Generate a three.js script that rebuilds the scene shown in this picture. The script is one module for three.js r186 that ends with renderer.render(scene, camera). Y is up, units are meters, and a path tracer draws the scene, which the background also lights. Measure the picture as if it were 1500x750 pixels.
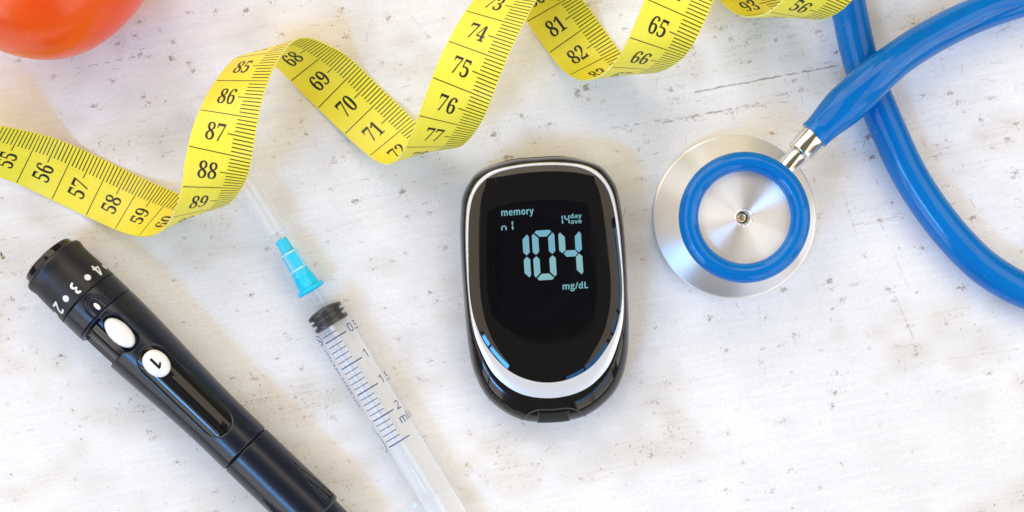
import * as THREE from 'three';
import { mergeGeometries } from 'three/addons/utils/BufferGeometryUtils.js';
import { RectAreaLightUniformsLib } from 'three/addons/lights/RectAreaLightUniformsLib.js';

// ---------------------------------------------------------------- camera, light, exposure
const scene = new THREE.Scene();
const EYE = 0.4;                                   // metres above the table, looking straight down
const camera = new THREE.PerspectiveCamera(2 * Math.atan(375 / 5700 / EYE) * 180 / Math.PI, 2, 0.01, 20);
camera.position.set(0, EYE, 0);
camera.up.set(0, 0, -1);
camera.lookAt(0, 0, 0);
const renderer = new THREE.WebGLRenderer({ antialias: true });
renderer.setSize(1024, 512);
renderer.toneMapping = THREE.LinearToneMapping;
renderer.toneMappingExposure = 0.75;
renderer.shadowMap.enabled = true;
RectAreaLightUniformsLib.init();
scene.background = new THREE.Color(0.26, 0.23, 0.19);   // the warm walls of the room, far away

// window bays: pane centre, facing, width, height; blue sky above, the bright garden below
const SKY_BLUE = new THREE.Color(0.10, 0.42, 1.0), GARDEN = new THREE.Color(1.0, 0.94, 0.85), CEILING_WARM = new THREE.Color(1.0, 0.84, 0.62);
const WINDOWS = [
  { at: [-0.85, 0.90, 0.8], face: [0.62, 0, -0.78], w: 0.55, h: 1.4, share: 0.28, sky: 32, garden: 2.6 },
  { at: [0.78, 0.90, 0.98], face: [-0.5, 0, -0.87], w: 0.9, h: 1.4, share: 0.25, sky: 4.5, garden: 1.8 },
  { at: [1.35, 0.90, 0.2], face: [-1, 0, 0], w: 0.8, h: 1.4, share: 0.2, sky: 4, garden: 2.7 },
  { at: [-0.75, 0.90, -1.0], face: [0.55, 0, 0.83], w: 1.2, h: 1.4, share: 0.12, sky: 2, garden: 3.0 },
];
const CEILINGS = [{ at: [-1.5, 1.6, -0.2], w: 1.8, h: 2.4, k: 1.6 }, { at: [1.55, 1.6, -0.2], w: 1.8, h: 2.4, k: 1.6 }, { at: [0, 1.6, -1.55], w: 1.6, h: 1.4, k: 2.6 }];

// ---------------------------------------------------------------- helpers
const MM = 0.001, R2D = Math.PI / 180;
const PX = (px, py, h = 0) => { const k = 5700 * EYE / (EYE - h); return new THREE.Vector3((px - 750) / k, h, (py - 375) / k); };
let seed = 7;
const rnd = () => { seed = (seed + 0x6d2b79f5) | 0; let t = Math.imul(seed ^ (seed >>> 15), 1 | seed); t = (t + Math.imul(t ^ (t >>> 7), 61 | t)) ^ t; return ((t ^ (t >>> 14)) >>> 0) / 4294967296; };
const rr = (a, b) => a + (b - a) * rnd();
const names = new Map();
function numbered(name) { const n = names.get(name) ?? 0; names.set(name, n + 1); return n ? name + '_' + String(n).padStart(3, '0') : name; }
function thing(name, label, category, pos = [0, 0, 0], group) {
  const g = new THREE.Group(); g.name = numbered(name); g.position.set(...pos);
  g.userData = { label, category }; if (group) g.userData.group = group;
  scene.add(g); return g;
}
function part(name, geo, mat, parent, label) {
  const m = new THREE.Mesh(geo, mat); m.name = name; m.castShadow = m.receiveShadow = true;
  if (label) m.userData.label = label;
  parent.add(m); return m;
}
// a sheet of nu x nv cells; f(u, v) gives [x, y, z]; closed: the u edges meet
function sheet(nu, nv, f, { closed = false, flip = false, uv } = {}) {
  const p = [], t = [], ix = [];
  for (let j = 0; j <= nv; j++) for (let i = 0; i <= nu; i++) { const u = i / nu, v = j / nv; p.push(...f(u, v)); t.push(...(uv ? uv(u, v) : [u, v])); }
  const w = nu + 1;
  for (let j = 0; j < nv; j++) for (let i = 0; i < nu; i++) {
    const a = j * w + i, b = a + 1, c = a + w, d = c + 1;
    if (flip) ix.push(a, b, c, b, d, c); else ix.push(a, c, b, b, c, d);
  }
  const g = new THREE.BufferGeometry();
  g.setAttribute('position', new THREE.Float32BufferAttribute(p, 3));
  g.setAttribute('uv', new THREE.Float32BufferAttribute(t, 2));
  g.setIndex(ix); g.computeVertexNormals();
  if (closed) {
    const n = g.attributes.normal, v = new THREE.Vector3(), q = new THREE.Vector3();
    for (let j = 0; j <= nv; j++) {
      v.fromBufferAttribute(n, j * w).add(q.fromBufferAttribute(n, j * w + nu)).normalize();
      n.setXYZ(j * w, v.x, v.y, v.z); n.setXYZ(j * w + nu, v.x, v.y, v.z);
    }
  }
  return g;
}
// solid of revolution about y; profile [[r, y], ...] in mm, with soft corners where points repeat closely
function lathe(profile, seg = 96) {
  return new THREE.LatheGeometry(profile.map(([r, y]) => new THREE.Vector2(Math.max(r, 0) * MM, y * MM)), seg);
}
function canvasTexture(w, h, draw, srgb = true) {
  const c = document.createElement('canvas'); c.width = w; c.height = h;
  draw(c.getContext('2d'), w, h);
  const t = new THREE.CanvasTexture(c); if (srgb) t.colorSpace = THREE.SRGBColorSpace; t.anisotropy = 8; return t;
}
const std = (o) => new THREE.MeshPhysicalMaterial(o);
function noise2(s) {                                     // value noise, smooth
  const h = (x, y) => { let n = Math.imul(x, 374761393) + Math.imul(y, 668265263) + Math.imul(s, 1442695041); n = Math.imul(n ^ (n >>> 13), 1274126177); return ((n ^ (n >>> 16)) >>> 0) / 4294967296; };
  return (x, y) => { const i = Math.floor(x), j = Math.floor(y), f = x - i, g = y - j, u = f * f * (3 - 2 * f), v = g * g * (3 - 2 * g);
    return (h(i, j) * (1 - u) + h(i + 1, j) * u) * (1 - v) + (h(i, j + 1) * (1 - u) + h(i + 1, j + 1) * u) * v; };
}

// ---------------------------------------------------------------- windows and ceiling light outside the frame
const frameMat = std({ color: new THREE.Color(0.10, 0.08, 0.06), roughness: 0.5 });
WINDOWS.forEach((W, i) => {
  const g = thing('window', ['dark framed window bay to the lower left, beyond the frame', 'dark framed window bay to the lower right, beyond the frame', 'dark framed window bay to the right, beyond the frame', 'wide dark framed window bay to the upper left, beyond the frame'][i], 'window', W.at, 'windows that light the table');
  const F = new THREE.Vector3(...W.face).normalize(), P0 = new THREE.Vector3(...W.at);
  g.lookAt(P0.clone().add(F));
  const bar = (w, h, x, y) => { const b = new THREE.BoxGeometry(w, h, 0.03); b.translate(x, y, 0.045); return b; };
  const hs = W.h * W.share, hg = W.h - hs;
  for (const [name, col, k, hh, y] of [['upper_pane', SKY_BLUE, W.sky, hs, W.h / 2 - hs / 2], ['lower_pane', GARDEN, W.garden, hg, -W.h / 2 + hg / 2]]) {
    const pane = new THREE.PlaneGeometry(W.w, hh); pane.translate(0, y, 0);
    part(name, pane, new THREE.MeshStandardMaterial({ color: 0x000000, roughness: 1, emissive: col, emissiveIntensity: k * 0.5 }), g);
    const L = new THREE.RectAreaLight(col, k, W.w, hh); L.name = 'window_daylight';
    L.position.copy(P0).addScaledVector(F, 0.012); L.position.y += y; L.lookAt(L.position.clone().add(F));
    scene.add(L);
  }
  part('frame', mergeGeometries([bar(0.05, W.h + 0.1, -W.w / 2 - 0.025, 0), bar(0.05, W.h + 0.1, W.w / 2 + 0.025, 0), bar(W.w, 0.05, 0, W.h / 2 + 0.025), bar(W.w, 0.05, 0, -W.h / 2 - 0.025)]), frameMat, g);
  part('mullion', bar(0.03, W.h, W.w * 0.12, 0), frameMat, g);
  for (const y of [W.h / 2 - hs, W.h / 2 - hs - hg * 0.33, W.h / 2 - hs - hg * 0.66]) part('glazing_bar', bar(W.w, 0.028, 0, y), frameMat, g);
});
CEILINGS.forEach((Q, i) => {
  const g = thing('ceiling_light', ['warm ceiling light panel to the left above the table, beyond the frame', 'warm ceiling light panel to the right above the table, beyond the frame', 'warm ceiling light panel past the top of the picture, beyond the frame'][i], 'ceiling light', Q.at, 'ceiling lights');
  const p = new THREE.PlaneGeometry(Q.w, Q.h); p.rotateX(Math.PI / 2);
  part('diffuser', p, new THREE.MeshStandardMaterial({ color: 0x000000, roughness: 1, emissive: CEILING_WARM, emissiveIntensity: Q.k * 0.5 }), g);
  const L = new THREE.RectAreaLight(CEILING_WARM, Q.k, Q.w, Q.h); L.name = 'ceiling_glow';
  L.position.set(Q.at[0], Q.at[1] - 0.01, Q.at[2]); L.up.set(0, 0, -1); L.lookAt(Q.at[0], 0, Q.at[2]);
  scene.add(L);
});
{ // the camera whose dark shape the black meter mirrors
  const g = thing('photo_camera', 'black photo camera held above the table, beyond the frame', 'camera', [0, EYE + 0.012, 0]);
  const blk = std({ color: new THREE.Color(0.01, 0.01, 0.011), roughness: 0.6 });
  const lens = lathe([[30, 0], [33, 0], [34, 2], [34, 40], [37, 44], [37, 95], [34, 98], [0, 98]], 48);
  part('lens', lens, blk, g);
  const body = new THREE.BoxGeometry(0.165, 0.07, 0.12); body.translate(-0.005, 0.135, 0);
  part('camera_body', body, blk, g);
}

// ---------------------------------------------------------------- table
const TW = 2048, TH = 1024, TPX = 5700;                  // texture pixels per metre of table
const tableTexture = (() => {
  const n1 = noise2(1), n2 = noise2(2), n3 = noise2(3), n4 = noise2(4), n5 = noise2(5), n6 = noise2(6);
  const cs = Math.cos(-11 * R2D), sn = Math.sin(-11 * R2D);
  return canvasTexture(TW, TH, (c) => {
    const im = c.createImageData(TW, TH), d = im.data;
    for (let y = 0; y < TH; y++) for (let x = 0; x < TW; x++) {
      const a = x * cs + y * sn, b = -x * sn + y * cs;        // along and across the brush strokes
      const px = x - 274, py = y - 137;
      const broad = n1(x / 210, y / 170) - 0.5, mid = n2(x / 46, y / 40) - 0.5;
      const stroke = n3(a / 90, b / 2.6) - 0.5, stroke2 = n4(a / 34, b / 1.5) - 0.5, grain = n5(x / 1.7, y / 1.7) - 0.5;
      const worn = Math.max(0, n6(a / 120, b / 60) * 0.65 + n2(x / 30 + 50, y / 24) * 0.35 - 0.49);
      let v = 235 + broad * 6 + mid * 9 + stroke * 4.5 + stroke2 * 5 + grain * 10;
      v -= worn * (22 + 120 * Math.max(0, stroke2 * 0.8 + grain * 0.9));
      // tiny pits where the worn patches are thin
      const pit = n4(x / 3.1 + 700, y / 2.6) * 0.7 + n5(x / 7 + 300, y / 6) * 0.3;
      const dark = Math.max(0, pit + worn * 0.3 - 0.865) * 330;
      const o = (y * TW + x) * 4, tint = worn * 62 + (n1(x / 130 + 90, y / 130) - 0.5) * 5;
      d[o] = v - dark * 0.8; d[o + 1] = v - 0.6 - tint * 0.12 - dark; d[o + 2] = v - 0.4 - tint * 0.4 - dark * 1.08; d[o + 3] = 255;
    }
    c.putImageData(im, 0, 0);
    c.translate(274, 137); c.lineCap = 'round'; c.lineJoin = 'round';
    // bare patches where the paint has chipped: [x, y, size, darkness, stretch]
    const blob = (x, y, r, dark, st = 1, ang = -0.2) => {
      const tone = [172 - dark * 42, 152 - dark * 46, 144 - dark * 48].map((q) => Math.round(q + rr(-8, 8)));
      const n = 5 + Math.round(r * 2.2);                       // a ragged cluster of flakes lying along the grain
      for (let i = 0; i < n; i++) {
        const q = r * Math.sqrt(rnd()) * 0.95, t = rnd() * 6.2832, a0 = Math.cos(t) * q * st * 1.15, b0 = Math.sin(t) * q * 0.8 / Math.sqrt(st), fx = x + a0 * Math.cos(ang) - b0 * Math.sin(ang), fy = y + a0 * Math.sin(ang) + b0 * Math.cos(ang);
        const w = r * rr(0.25, 0.7), hgt = w * rr(0.35, 0.8), tilt = ang + rr(-0.7, 0.7);
        c.fillStyle = `rgba(${tone.join(',')},${(0.22 + 0.4 * dark) * rr(0.5, 1.2)})`; c.beginPath();
        for (let k = 0; k < 7; k++) { const f = k / 7 * 6.2832, m = rr(0.55, 1.2), ex = Math.cos(f) * w * m, ey = Math.sin(f) * hgt * m; c.lineTo(fx + ex * Math.cos(tilt) - ey * Math.sin(tilt), fy + ex * Math.sin(tilt) + ey * Math.cos(tilt)); }
        c.closePath(); c.fill();
      }
      for (let i = 0; i < 4 + r * 2; i++) { const q = r * rr(0.8, 3), t = rr(0, 6.28), s = rr(0.25, 0.9); c.fillStyle = `rgba(${tone.join(',')},${rr(0.15, 0.55)})`; c.beginPath(); c.ellipse(x + Math.cos(t) * q * 1.3, y + Math.sin(t) * q * 0.8, s * 1.4, s, rr(-1, 1), 0, 6.3); c.fill(); }
    };
    const CHIPS = [[27, 89, 4, .7], [205, 32, 4, .5], [198, 52, 3, .7], [172, 64, 4, .4], [205, 80, 4, .7], [218, 83, 3, .5], [275, 18, 3.5, .6], [315, 17, 4, .6], [360, 16, 5, .8], [397, 3, 3, .6], [250, 85, 5.5, .55], [283, 103, 5, .6], [277, 92, 4, .5], [253, 62, 4, .4],
      [164, 118, 4, .5], [210, 142, 4.5, .5], [218, 151, 3.5, .5], [138, 155, 4.5, .6], [80, 112, 3, .5], [175, 236, 2.5, .6], [233, 44, 3, .4], [500, 14, 6, .5], [568, 27, 6, .4], [413, 50, 4, .5], [506, 55, 4, .5], [560, 92, 3.5, .4], [598, 145, 2.5, .7], [628, 54, 3, .3],
      [441, 178, 3, .6], [449, 196, 3, .7], [487, 238, 4, .4, 2], [440, 147, 3, .4], [520, 295, 5, .55, 1.4], [590, 280, 5, .6], [484, 278, 2.5, .6], [630, 312, 2.5, .6], [594, 371, 3, .5], [576, 383, 2.5, .5], [652, 363, 4, .4], [546, 394, 2.5, .4], [480, 355, 2.5, .4], [462, 387, 3, .3], [391, 365, 3.5, .5], [369, 432, 3, .7], [629, 428, 2.5, .7], [597, 317, 2, .4],
      [724, 197, 8, .3, .8], [764, 170, 4, .6], [620, 221, 3, .4, 2], [745, 232, 7, .3], [805, 182, 3.5, .4], [783, 210, 3.5, .4], [847, 136, 8, .25, .6], [858, 127, 7, .35, .7], [862, 145, 5, .25, .7],
      [1056, 42, 4.5, .6], [1071, 56, 5, .45], [1082, 20, 5, .5], [1137, 59, 3.5, .5], [1199, 46, 4, .7], [1015, 70, 4, .5], [1019, 78, 3, .5], [1018, 110, 2.5, .4], [982, 132, 6, .25, .5], [990, 145, 5, .3, 1.6], [1163, 118, 4.5, .3], [1173, 133, 3.5, .4], [1153, 136, 3, .5], [1226, 77, 4, .7], [1068, 166, 4, .5, 2], [1104, 155, 3, .5, 2], [1130, 195, 5.5, .6], [1210, 165, 3, .4], [1019, 171, 4, .5, 2], [1005, 175, 3, .4], [884, 148, 2.5, .5],
      [925, 190, 2.5, .5], [929, 62, 2.5, .5], [935, 219, 2.5, .4], [940, 263, 3, .4], [903, 222, 2, .5], [1272, 200, 7, .5], [1278, 229, 6, .6], [1307, 296, 4.5, .5], [1290, 322, 5, .35], [1350, 364, 4.5, .4], [1266, 374, 3.5, .4], [1215, 411, 6, .5, .7], [1302, 424, 3.5, .6], [1310, 441, 3.5, .5], [1344, 428, 3, .5], [1233, 440, 3, .4], [1424, 319, 5.5, .45], [1486, 252, 6, .3], [1452, 217, 3, .4], [1408, 422, 5, .5, 1.5], [1388, 272, 3, .4],
      [1390, 137, 6, .35], [1437, 176, 6, .3], [1476, 205, 5, .5], [1485, 260, 4, .5], [1451, 143, 4, .3], [1488, 182, 4, .5, 1.6], [1413, 164, 4, .3], [1352, 140, 3, .5], [1386, 205, 3, .4], [1371, 230, 2.5, .4], [1404, 150, 5, .25],
      [1148, 424, 5, .55], [1218, 424, 3, .6], [1233, 439, 2.5, .4], [1039, 465, 7, .2, .6], [1122, 466, 3, .4], [1163, 490, 4.5, .4], [1064, 513, 4.5, .35], [1117, 511, 2, .7], [1115, 530, 2.5, .4], [1142, 506, 3, .3], [1341, 508, 3.5, .4], [1342, 518, 3.5, .7], [1451, 547, 4, .4], [1330, 477, 3.5, .5], [1219, 594, 4, .35, .6], [1226, 546, 4, .3, .6], [1223, 575, 5, .25, .6], [1298, 577, 2, .6], [1149, 615, 4, .4], [1066, 635, 3, .4, .5], [1087, 678, 2.5, .5], [1233, 678, 3, .3], [1158, 688, 3, .3], [1201, 715, 3.5, .3], [1130, 720, 4, .3, .5], [1095, 732, 3, .5], [1063, 717, 3.5, .4], [1026, 704, 3, .4], [1273, 510, 2.5, .4],
      [630, 529, 4.5, .55, 1.6], [615, 555, 3.5, .55], [583, 497, 3, .5], [578, 539, 4, .35], [622, 640, 4, .4], [683, 682, 2.5, .6], [690, 636, 2, .4], [418, 488, 2.5, .7], [375, 555, 3.5, .5], [441, 540, 4, .55], [425, 497, 3.5, .3], [340, 555, 2.5, .5], [370, 555, 3, .45], [220, 632, 3, .5, 1.5], [227, 640, 4, .4, 1.4], [203, 595, 3, .4], [262, 676, 3, .5, 1.5], [315, 720, 3.5, .5, 1.5], [246, 535, 2.5, .4], [88, 522, 4, .65], [18, 440, 3, .5], [32, 452, 4, .4, 1.5], [170, 387, 2.5, .4], [255, 410, 2.5, .4], [12, 592, 2.5, .4], [410, 600, 3, .4], [455, 610, 3.5, .4], [487, 612, 4, .35], [405, 525, 3.5, .4], [510, 675, 2.5, .4], [790, 680, 3, .3], [730, 655, 2.5, .4], [850, 700, 2.5, .3], [940, 560, 2.5, .4], [960, 480, 3, .35], [985, 640, 2.5, .35], [930, 680, 3, .3], [940, 380, 2.5, .4], [640, 440, 2.5, .4], [955, 590, 3, .3], [300, 330, 3, .3], [505, 440, 2.5, .3]];
    for (const [x, y, r, dk, st] of CHIPS) blob(x, y, r * rr(0.6, 0.85), dk, st);
    for (let i = 0; i < 240; i++) { const x = rr(-270, 1770), y = rr(-135, 885); if (x > 900 && y > 470 && rnd() < 0.55) continue; blob(x, y, rr(0.4, 1.2), rr(0, 0.7), rr(0.7, 2)); }
    for (let i = 0; i < 90; i++) blob(rr(-270, 1770), rr(-135, 0) + (i % 2 ? 0 : 885), rr(1.5, 4.5), rr(0.2, 0.7), rr(0.7, 1.8));
    // dashed cracks and hairline scratches
    const crack = (x0, y0, x1, y1, al, w = 0.9, gap = 0.35) => {
      const n = Math.hypot(x1 - x0, y1 - y0) / 5; let px = x0, py = y0;
      for (let i = 1; i <= n; i++) { const t = i / n, x = x0 + (x1 - x0) * t + rr(-0.7, 0.7), y = y0 + (y1 - y0) * t + rr(-0.8, 0.8);
        if (rnd() > gap) { c.strokeStyle = `rgba(128,105,95,${al * rr(0.5, 1.1)})`; c.lineWidth = w * rr(0.5, 1.4); c.beginPath(); c.moveTo(px, py); c.lineTo(x, y); c.stroke(); } px = x; py = y; }
    };
    crack(1018, 135, 1237, 94, .75, 1.2, .12); crack(880, 190, 1130, 152, .45, 1.2, .55); crack(970, 180, 1115, 150, .6, 1.4, .4); crack(0, 352, 40, 346, .4); crack(0, 640, 70, 626, .3); crack(430, 500, 690, 430, .18); crack(905, 470, 980, 620, .12, .7); crack(1305, 420, 1340, 500, .4, .8); crack(1075, 440, 1095, 470, .5, .8); crack(1215, 550, 1500, 510, .2, .8);
    crack(1230, 270, 1260, 360, .35, .8, .5); crack(1280, 300, 1330, 420, .25, .7, .5); crack(1110, 440, 1122, 560, .2, .7, .5); crack(600, 20, 690, 130, .16, .9, .2); crack(110, 100, 200, 82, .4, 1, .5); crack(0, 300, 150, 270, .25, .8, .5); crack(30, 325, 260, 290, .2, .8, .5); crack(460, 78, 500, 66, .4, .9, .2); crack(420, 190, 545, 165, .25, 1, .5); crack(1200, 55, 1320, 20, .25, .8, .5);
    for (let i = 0; i < 340; i++) {
      const top = rnd() < 0.6, x = top ? rr(880, 1500) : rr(0, 1500), y = top ? rr(20, 330) : rr(0, 640), an = rnd() < 0.75 ? rr(-0.3, -0.05) : rr(1.0, 1.9), l = rr(3, 16);
      c.strokeStyle = `rgba(140,112,98,${rr(.12, .42)})`; c.lineWidth = rr(.5, 1.3); c.beginPath(); c.moveTo(x, y); c.lineTo(x + l * Math.cos(an), y + l * Math.sin(an) + rr(-1, 1)); c.stroke();
    }
    for (let i = 0; i < 130; i++) { const x = rr(-270, 1770), y = rr(-135, 885), l = rr(15, 120), an = rnd() < 0.7 ? rr(-0.32, -0.08) : rr(1.2, 1.7); crack(x, y, x + l * Math.cos(an), y + l * Math.sin(an), rr(.05, .2), rr(.5, 1), .4); }
    for (let i = 0; i < 160; i++) { const x = rr(-270, 1770), y = rr(-135, 885), l = rr(30, 160), an = rnd() < 0.75 ? rr(-0.3, -0.1) : rr(1.1, 1.8); c.strokeStyle = `rgba(246,245,244,${rr(.1, .4)})`; c.lineWidth = rr(.6, 1.6); c.beginPath(); c.moveTo(x, y); c.lineTo(x + l * Math.cos(an), y + l * Math.sin(an)); c.stroke(); }
  });
})();
tableTexture.wrapS = tableTexture.wrapT = THREE.MirroredRepeatWrapping;
{
  const W = 1.1, H = 0.8, T = 0.03, g = new THREE.BoxGeometry(W, T, H), p = g.attributes.position, uv = g.attributes.uv;
  for (let i = 0; i < p.count; i++) uv.setXY(i, (p.getX(i) * TPX + 750 + 274) / TW, 1 - (p.getZ(i) * TPX + 375 + 137 + (p.getY(i) < 0 ? 171 : 0)) / TH);
  const m = new THREE.Mesh(g, std({ map: tableTexture, bumpMap: tableTexture, bumpScale: 0.0005, roughness: 0.62, specularIntensity: 0.6 }));
  m.name = 'tabletop'; m.position.y = -T / 2; m.receiveShadow = m.castShadow = true;
  m.userData = { kind: 'structure', label: 'white painted wooden tabletop with brown chips and scratches' };
  scene.add(m);
}

// ---------------------------------------------------------------- tape measure
{
  // both edges of the ribbon every half centimetre, from the plain edge (x, y, z) to the ticked edge (x, y, z), in tenths of a millimetre
  const RIB = [-1498,195,-263,-1401,280,-340,-1461,162,-253,-1366,245,-336,-1423,131,-242,-1332,209,-332,-1386,100,-230,-1297,173,-327,-1347,71,-217,-1262,137,-322,-1308,43,-203,-1227,102,-316,-1267,21,-186,-1192,68,-308,-1225,8,-166,-1156,36,-297,-1181,5,-144,-1115,13,-279,-1136,5,-123,-1072,5,-259,-1092,10,-102,-1028,5,-238,-1049,23,-83,-984,5,-217,-1008,45,-67,-941,10,-197,-969,73,-55,-898,22,-178,-933,106,-49,-856,41,-161,-899,143,-49,-814,61,-143,-869,180,-56,-775,87,-128,-841,218,-72,-738,120,-121,-818,254,-95,-706,158,-126,-797,287,-125,-679,196,-142,-783,312,-165,-655,233,-165,-775,322,-212,-634,269,-192,-767,316,-260,-620,296,-230,-758,300,-307,-610,309,-277,-747,277,-349,-602,309,-325,-734,249,-388,-593,300,-373,-719,219,-425,-582,283,-417,-702,188,-460,-570,259,-458,-682,153,-489,-554,230,-494,-658,112,-504,-535,196,-525,-629,72,-501,-511,156,-540,-598,39,-479,-482,116,-537,-566,17,-448,-452,78,-526,-533,5,-413,-424,40,-512,-498,5,-379,-392,14,-486,-463,9,-344,-358,5,-452,-428,18,-311,-322,5,-417,-393,34,-279,-287,9,-383,-360,59,-252,-252,17,-348,-329,93,-233,-218,32,-315,-302,134,-229,-185,58,-287,-278,176,-241,-155,96,-272,-259,214,-266,-128,138,-273,-240,247,-299,-105,181,-288,-224,273,-337,-85,221,-309,-207,291,-379,-67,259,-335,-190,297,-425,-50,288,-371,-172,289,-471,-33,302,-415,-153,273,-514,-15,300,-461,-133,252,-555,4,290,-505,-112,228,-593,24,274,-548,-91,198,-627,44,254,-589,-68,162,-653,64,230,-628,-43,120,-664,85,199,-660,-17,78,-657,109,159,-678,11,44,-634,135,116,-678,38,19,-600,162,77,-663,66,5,-561,190,43,-638,94,5,-520,217,16,-607,122,22,-483,245,5,-568,147,56,-457,273,11,-527,172,96,-441,300,33,-491,196,140,-438,326,69,-468,220,183,-444,351,111,-458,241,224,-460,375,155,-460,261,262,-485,397,199,-469,279,289,-522,418,242,-484,298,301,-567,436,279,-511,317,298,-612,455,297,-552,337,288,-657,475,292,-597,357,275,-701,494,278,-640,376,256,-743,514,261,-683,394,230,-782,533,245,-727,410,195,-813,551,223,-768,426,151,-832,568,192,-804,441,104,-833,584,152,-828,456,60,-814,599,104,-835,472,29,-778,614,59,-821,490,17,-733,629,24,-789,509,25,-687,646,5,-745,530,47,-648,665,5,-699,553,80,-617,685,21,-656,577,120,-597,708,50,-622,602,163,-590,733,88,-600,628,206,-596,758,131,-589,653,245,-616,784,175,-590,676,274,-649,809,217,-605,698,288,-692,832,250,-634,719,289,-738,854,269,-675,739,279,-782,875,275,-720,758,261,-825,896,268,-765,777,236,-864,915,252,-808,794,205,-899,933,226,-846];
  const T0 = 52, T1 = 98, N = RIB.length / 6, SEC = 15.5, CW = 2048, PCM = CW / SEC, RH = 200;
  const edge = (o) => new THREE.CatmullRomCurve3(Array.from({ length: N }, (_, i) => new THREE.Vector3(RIB[i * 6 + o], RIB[i * 6 + o + 1], RIB[i * 6 + o + 2]).multiplyScalar(1e-4)), false, 'catmullrom', 0.5);
  const EL = edge(0), ER = edge(3);
  const atlas = (bump) => canvasTexture(CW, RH * 6, (c, w, h) => {
    c.fillStyle = bump ? '#808080' : '#f8eb46'; c.fillRect(0, 0, w, h);
    for (let i = 0; i < 5200; i++) {                       // fine woven threads along the tape
      const y = rnd() * h, x = rnd() * w, l = rr(60, 500), a = rr(0.02, 0.09);
      c.fillStyle = bump ? (rnd() < 0.5 ? `rgba(255,255,255,${a * 2})` : `rgba(0,0,0,${a * 2})`) : (rnd() < 0.5 ? `rgba(255,250,130,${a})` : `rgba(190,160,0,${a})`);
      c.fillRect(x, y, l, 1.2);
    }
    if (bump) return;
    for (let face = 0; face < 2; face++) for (let s = 0; s < 3; s++) {
      const y0 = (face * 3 + s) * RH, t0 = T0 + s * SEC;
      c.save(); c.beginPath(); c.rect(0, y0, CW, RH); c.clip();
      const ink = face ? '#2c1d08' : '#1c2a12', X = (t) => face ? CW - (t - t0) * PCM : (t - t0) * PCM;
      c.strokeStyle = c.fillStyle = ink;
      for (let mm = Math.floor(t0 * 10) - 2; mm <= (t0 + SEC) * 10 + 2; mm++) {
        const x = X(mm / 10), k = mm % 10;
        const len = k === 0 ? 0.975 : k === 5 ? 0.44 : 0.335;
        c.lineWidth = k === 0 ? 3.0 : 3.4; c.beginPath();
        const y1 = y0 + RH * len; c.moveTo(x, y0 + 3); c.lineTo(x, y1); c.stroke();
      }
      for (let t = Math.floor(t0) - 1; t <= t0 + SEC + 1; t++) {
        const num = face ? 150 - t : t + 1;               // the cell from t to t + 1
        c.save(); c.translate(X(t + 0.5), y0 + RH * 0.63); c.rotate(-Math.PI / 2); c.scale(0.66, 1);
        c.font = 'bold 84px serif'; c.textAlign = 'center'; c.textBaseline = 'alphabetic';
        c.fillStyle = face ? '#231a14' : '#10160f'; c.fillText(String(num), 0, 30); c.restore();
      }
      c.restore();
    }
  });
  const map = atlas(false), bump = atlas(true);
  const yellow = std({ map, bumpMap: bump, bumpScale: 0.00006, roughness: 0.38, specularIntensity: 1 });
  const TH = 0.00018, V = 10, geos = [];
  const at = (t, v, off) => {
    const u = (t - T0) / (T1 - T0), L = EL.getPoint(u), R = ER.getPoint(u), P = L.clone().lerp(R, v);
    const du = 0.0015, a = Math.max(0, u - du), b = Math.min(1, u + du);
    const dT = EL.getPoint(b).lerp(ER.getPoint(b), v).sub(EL.getPoint(a).lerp(ER.getPoint(a), v));
    const n = dT.cross(R.clone().sub(L)).normalize();
    return P.addScaledVector(n, off);
  };
  for (let face = 0; face < 2; face++) for (let s = 0; s < 3; s++) {
    const t0 = T0 + s * SEC, t1 = Math.min(T1, t0 + SEC), row = face * 3 + s;
    geos.push(sheet(Math.round((t1 - t0) * 10), V, (u, v) => at(t0 + (t1 - t0) * u, v, face ? -TH : TH).toArray(), {
      flip: !!face,
      uv: (u, v) => { const t = t0 + (t1 - t0) * u, x = face ? CW - (t - t0) * PCM : (t - t0) * PCM; return [x / CW, 1 - (row * RH + 1.5 + (1 - v) * (RH - 3)) / (RH * 6)]; },
    }));
  }
  const g = thing('tape_measure', 'coiled yellow tape measure with black numbers, twisting along the top of the table', 'tape measure');
  part('tape', mergeGeometries(geos), yellow, g);
  const hem = [];
  for (const v of [0, 1]) hem.push(sheet(460, 1, (u, w) => at(T0 + (T1 - T0) * u, v + (v ? 0.004 : -0.004) * 0, w ? TH : -TH).toArray(), { flip: v === 1 }));
  part('edge_stitching', mergeGeometries(hem), std({ color: new THREE.Color(0.85, 0.8, 0.28), roughness: 0.6 }), g);
}

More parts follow.
